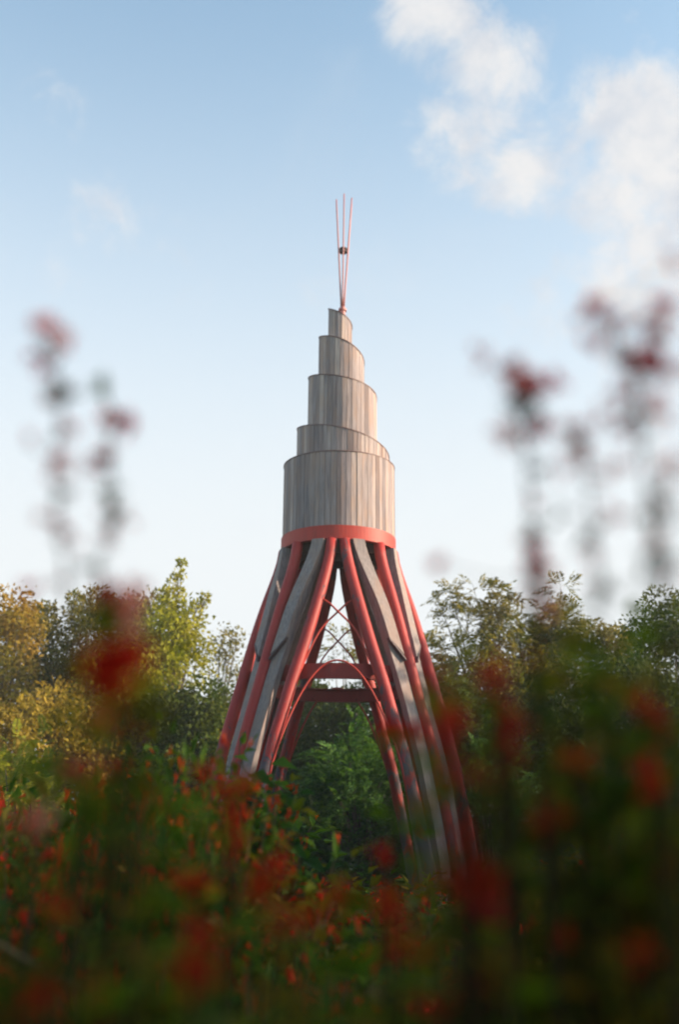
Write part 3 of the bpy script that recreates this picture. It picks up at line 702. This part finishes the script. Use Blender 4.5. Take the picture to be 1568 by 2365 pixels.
stem_plant('flowering_plant', 'tallest blurred stem with branching crimson flowers near the right edge', .72,
           [(1580, 2300), (1560, 1800), (1530, 1400), (1500, 1200), (1480, 1000), (1470, 890), (1440, 820), (1400, 750), (1375, 710)],
           [(1375, 708, 22, 9, CR), (1360, 800, 24, 3, PK), (1480, 740, 30, 3, PK), (1550, 720, 30, 4, PK), (1400, 960, 30, 3, PK), (1530, 960, 34, 4, PK), (1440, 825, 25, 6, OR), (1465, 860, 20, 5, RD), (1505, 840, 34, 18, CR), (1518, 770, 32, 18, RD), (1530, 700, 24, 6, CR), (1545, 610, 30, 3, PK), (1430, 915, 32, 6, RD), (1510, 930, 26, 4, PK), (1555, 860, 30, 5, PK)],
           [(1522, 835, 16, 5), (1470, 960, 34, 8), (1500, 1030, 30, 4), (1530, 1300, 24, 3)], 105)
stem_plant('flowering_plant', 'faint blurred stem with small pink buds between the two right hand blooms', .72,
           [(1420, 2200), (1400, 1700), (1390, 1400), (1370, 1200), (1345, 1050), (1335, 990)],
           [(1300, 1090, 24, 2, PK), (1420, 1180, 30, 3, PK), (1450, 1000, 24, 3, PK), (1338, 985, 20, 2, CR), (1356, 1040, 24, 5, PK), (1430, 1080, 30, 3, PK), (1370, 1270, 24, 2, PK)],
           [(1335, 1000, 20, 3), (1350, 1230, 40, 4), (1390, 1350, 28, 8), (1300, 1180, 30, 2)], 106)
stem_plant('flowering_plant', 'dark red blurred upright flower spike above the right hand tree tops', .8,
           [(1270, 2100), (1260, 1700), (1245, 1420), (1240, 1340), (1232, 1250)],
           [(1230, 1270, 22, 8, CR), (1236, 1320, 22, 10, RD), (1020, 1305, 22, 3, PK)],
           [(1235, 1230, 20, 7), (1245, 1370, 26, 9)], 107)
stem_plant('flowering_plant', 'slender leafy blurred stem at the right edge with hardly any flowers', .7,
           [(1590, 2300), (1560, 1700), (1535, 1300), (1530, 1150), (1540, 1060)],
           [(1560, 1080, 26, 3, RD), (1545, 1180, 16, 2, PK)], [(1520, 1270, 26, 6), (1510, 1200, 20, 3), (1535, 1150, 20, 3), (1480, 1330, 40, 3)], 108)
# low blurred bushes in the very front
def front_bush(label, Y, U0, U1, V0, n, seed, fl, nl=240, lm='leaf_front', group='blurred bushes nearest the camera', leaf=.05):
    g = np.random.default_rng(seed); c = at((U0 + U1) / 2, V0, Y)
    root = thing('flowering_shrub', label, 'shrub', (c.x, Y, 0), group); b0 = Vector((c.x, Y, 0))
    st = MB(); lf = MB(); bl = {}
    for k in range(n):
        U = g.uniform(U0, U1); e = 1 - abs((U - (U0 + U1) / 2) / ((U1 - U0) / 2)); V = V0 + (1 - e ** .5) * 320 + abs(g.normal()) * 160
        tip = at(U, V, Y * g.uniform(.92, 1.1)) - b0; base = Vector((tip.x * .3, g.uniform(-.05, .05), 0)); c_ = base.lerp(tip, .5) + Vector((0, 0, .08))
        u = np.linspace(0, 1, 6)[:, None]; B = lambda u: (1 - u) ** 2 * np.array(base) + 2 * u * (1 - u) * np.array(c_) + u * u * np.array(tip)
        st.tube([tuple(p) for p in B(u)], [.0026 - .0018 * j / 5 for j in range(6)], 5, caps=False)
        m = nl * 2 // n + 1; uu = g.uniform(.42, 1.02, (m, 1)); P = B(uu); d = rdir(m, g); d[:, 2] *= .5; d = unit(d)
        leaves(lf, P + d * g.uniform(.0, .06, (m, 1)), d, np.array([0, 0, 1.0]) + g.normal(size=(m, 3)) * .5, g.uniform(.6, 1.3, m) * leaf, g.uniform(.4, .55, m) * leaf)
    for (U, V, rr, m, pm) in fl:
        m = max(5, int(m * .8))
        p = np.array(at(U, V, Y * .88) - b0); R = rr * Y / F
        st.tube([(p[0] * .6, 0, .3), tuple(p * np.array([.9, 1, .8])), tuple(p)], .002, 5, caps=False)
        d = rdir(m, g); flower(bl.setdefault(pm, MB()), p + d * R * g.uniform(-.2, .6, (m, 1)), unit(d + np.array([0, 0, .3])), g.uniform(.8, 1.2, m) * min(max(R * .6, .010), .022), g, .2)
    st.build('stems', 'stem_dark', root); lf.build('leaves', lm, root)
    for k, mb in bl.items(): mb.build('blossoms', k, root)
front_bush('large blurred green shrub dotted with red blooms at the right', .95, 1050, 1640, 1410, 60, 201,
           [(1135, 1545, 42, 18, RD), (1225, 1510, 20, 7, OR), (1180, 1660, 38, 24, RD), (1170, 1720, 34, 16, RD), (1190, 1780, 30, 12, RD), (1490, 1630, 30, 18, RD), (1520, 1670, 26, 10, OR), (1040, 1690, 60, 18, OR), (1500, 1800, 56, 26, RD), (1330, 1760, 50, 12, OR), (1060, 1790, 50, 12, RD), (1280, 1900, 60, 14, OR), (1040, 1690, 50, 14, RD)], 620, leaf=.045)
front_bush('thin blurred green and red spray veiling the right hand legs', .85, 1015, 1230, 1580, 12, 209,
           [(1050, 1680, 45, 12, RD), (1000, 1560, 36, 8, RD), (1090, 1800, 40, 8, OR), (1060, 1930, 40, 9, RD), (1150, 1600, 30, 8, RD)], 60, leaf=.04)
front_bush('blurred green shrub with red blooms in the lower right corner', .95, 1150, 1750, 1820, 30, 202,
           [(1100, 2040, 60, 60, RD), (1130, 2110, 46, 24, CR), (1280, 2180, 40, 12, RD), (1480, 2200, 46, 10, RD), (1100, 2290, 40, 10, RD)], 420)
front_bush('small blurred spray with vivid red blooms crossing the right hand leg', 1.5, 840, 1010, 1690, 7, 203,
           [(905, 1690, 30, 60, RD), (955, 1690, 28, 50, RD), (880, 1975, 30, 16, RD), (900, 2060, 34, 14, OR)], 26, leaf=.035)
front_bush('blurred shrub with orange red blooms low in front of the left thicket', 1.3, 330, 720, 1960, 26, 204,
           [(540, 1830, 44, 26, OR), (530, 1900, 40, 26, RD), (600, 2050, 46, 40, OR), (440, 2050, 50, 30, OR), (640, 2000, 36, 22, RD), (545, 1960, 30, 20, OR), (470, 1790, 36, 10, RD)], 230)
front_bush('dark blurred shrub with a deep red bloom at the bottom of the photo', .8, 280, 800, 2160, 26, 205,
           [(450, 2240, 52, 40, RD), (460, 2160, 40, 16, RD), (700, 2130, 44, 14, RD), (640, 2150, 30, 8, RD)], 240)
front_bush('dark blurred leafy shrub in the lower left corner', .85, -260, 330, 2040, 28, 206,
           [(90, 2310, 50, 20, RD), (140, 2120, 30, 9, RD), (250, 2330, 40, 8, RD), (60, 1880, 40, 7, CR), (110, 1900, 30, 5, PK)], 330)
front_bush('dark blurred leafy shrub at the bottom right of centre', .9, 700, 1200, 2120, 26, 207,
           [(900, 2110, 44, 24, RD), (780, 2080, 38, 12, RD), (930, 2200, 40, 12, RD), (1000, 2330, 46, 12, RD)], 280)
front_bush('reddish brown blurred leafy shrub over the left hand trees', 1.0, 130, 420, 1640, 26, 208,
           [(215, 1680, 40, 4, CR), (250, 1790, 40, 5, RD), (330, 1820, 34, 4, RD), (180, 1760, 50, 6, CR), (290, 1700, 50, 5, RD)], 200, leaf=.05)
# dry stalk lying across the lower left thicket
mb = MB(); P = [at(-40, 2160, 1.9), at(40, 2205, 1.9), at(120, 2250, 1.9), at(210, 2300, 1.95), at(330, 2380, 2.0)]
mb.tube(P, [.0035, .0045, .005, .0045, .003], 6); tag(mb.build('dry_stalk', 'dry_stalk'), 'thin pale dry stalk slanting through the dark lower left thicket', 'stalk')

# ================================================================== HAZE added to stand in for lens glow
HZ = True
if HZ:
    mb = MB(); x0, x1, y0, y1, z0, z1 = -60, 60, -25, 75, -1.2, 22
    v = [(x0, y0, z0), (x1, y0, z0), (x1, y1, z0), (x0, y1, z0), (x0, y0, z1), (x1, y0, z1), (x1, y1, z1), (x0, y1, z1)]
    mb.add(v, [(3, 2, 1, 0), (4, 5, 6, 7), (0, 1, 5, 4), (1, 2, 6, 5), (2, 3, 7, 6), (3, 0, 4, 7)])
    m = bpy.data.materials.new('glow_haze'); m.use_nodes = True; t = NT(m.node_tree); t.n.clear()
    pv = t.new('ShaderNodeVolumePrincipled'); pv.inputs['Density'].default_value = .0010; pv.inputs['Color'].default_value = (1, .97, .95, 1); pv.inputs['Anisotropy'].default_value = .3
    t.l.new(pv.outputs[0], t.new('ShaderNodeOutputMaterial').inputs['Volume']); MATS['glow_haze'] = m
    h = mb.build('glow_haze', 'glow_haze'); h['kind'] = 'stuff'
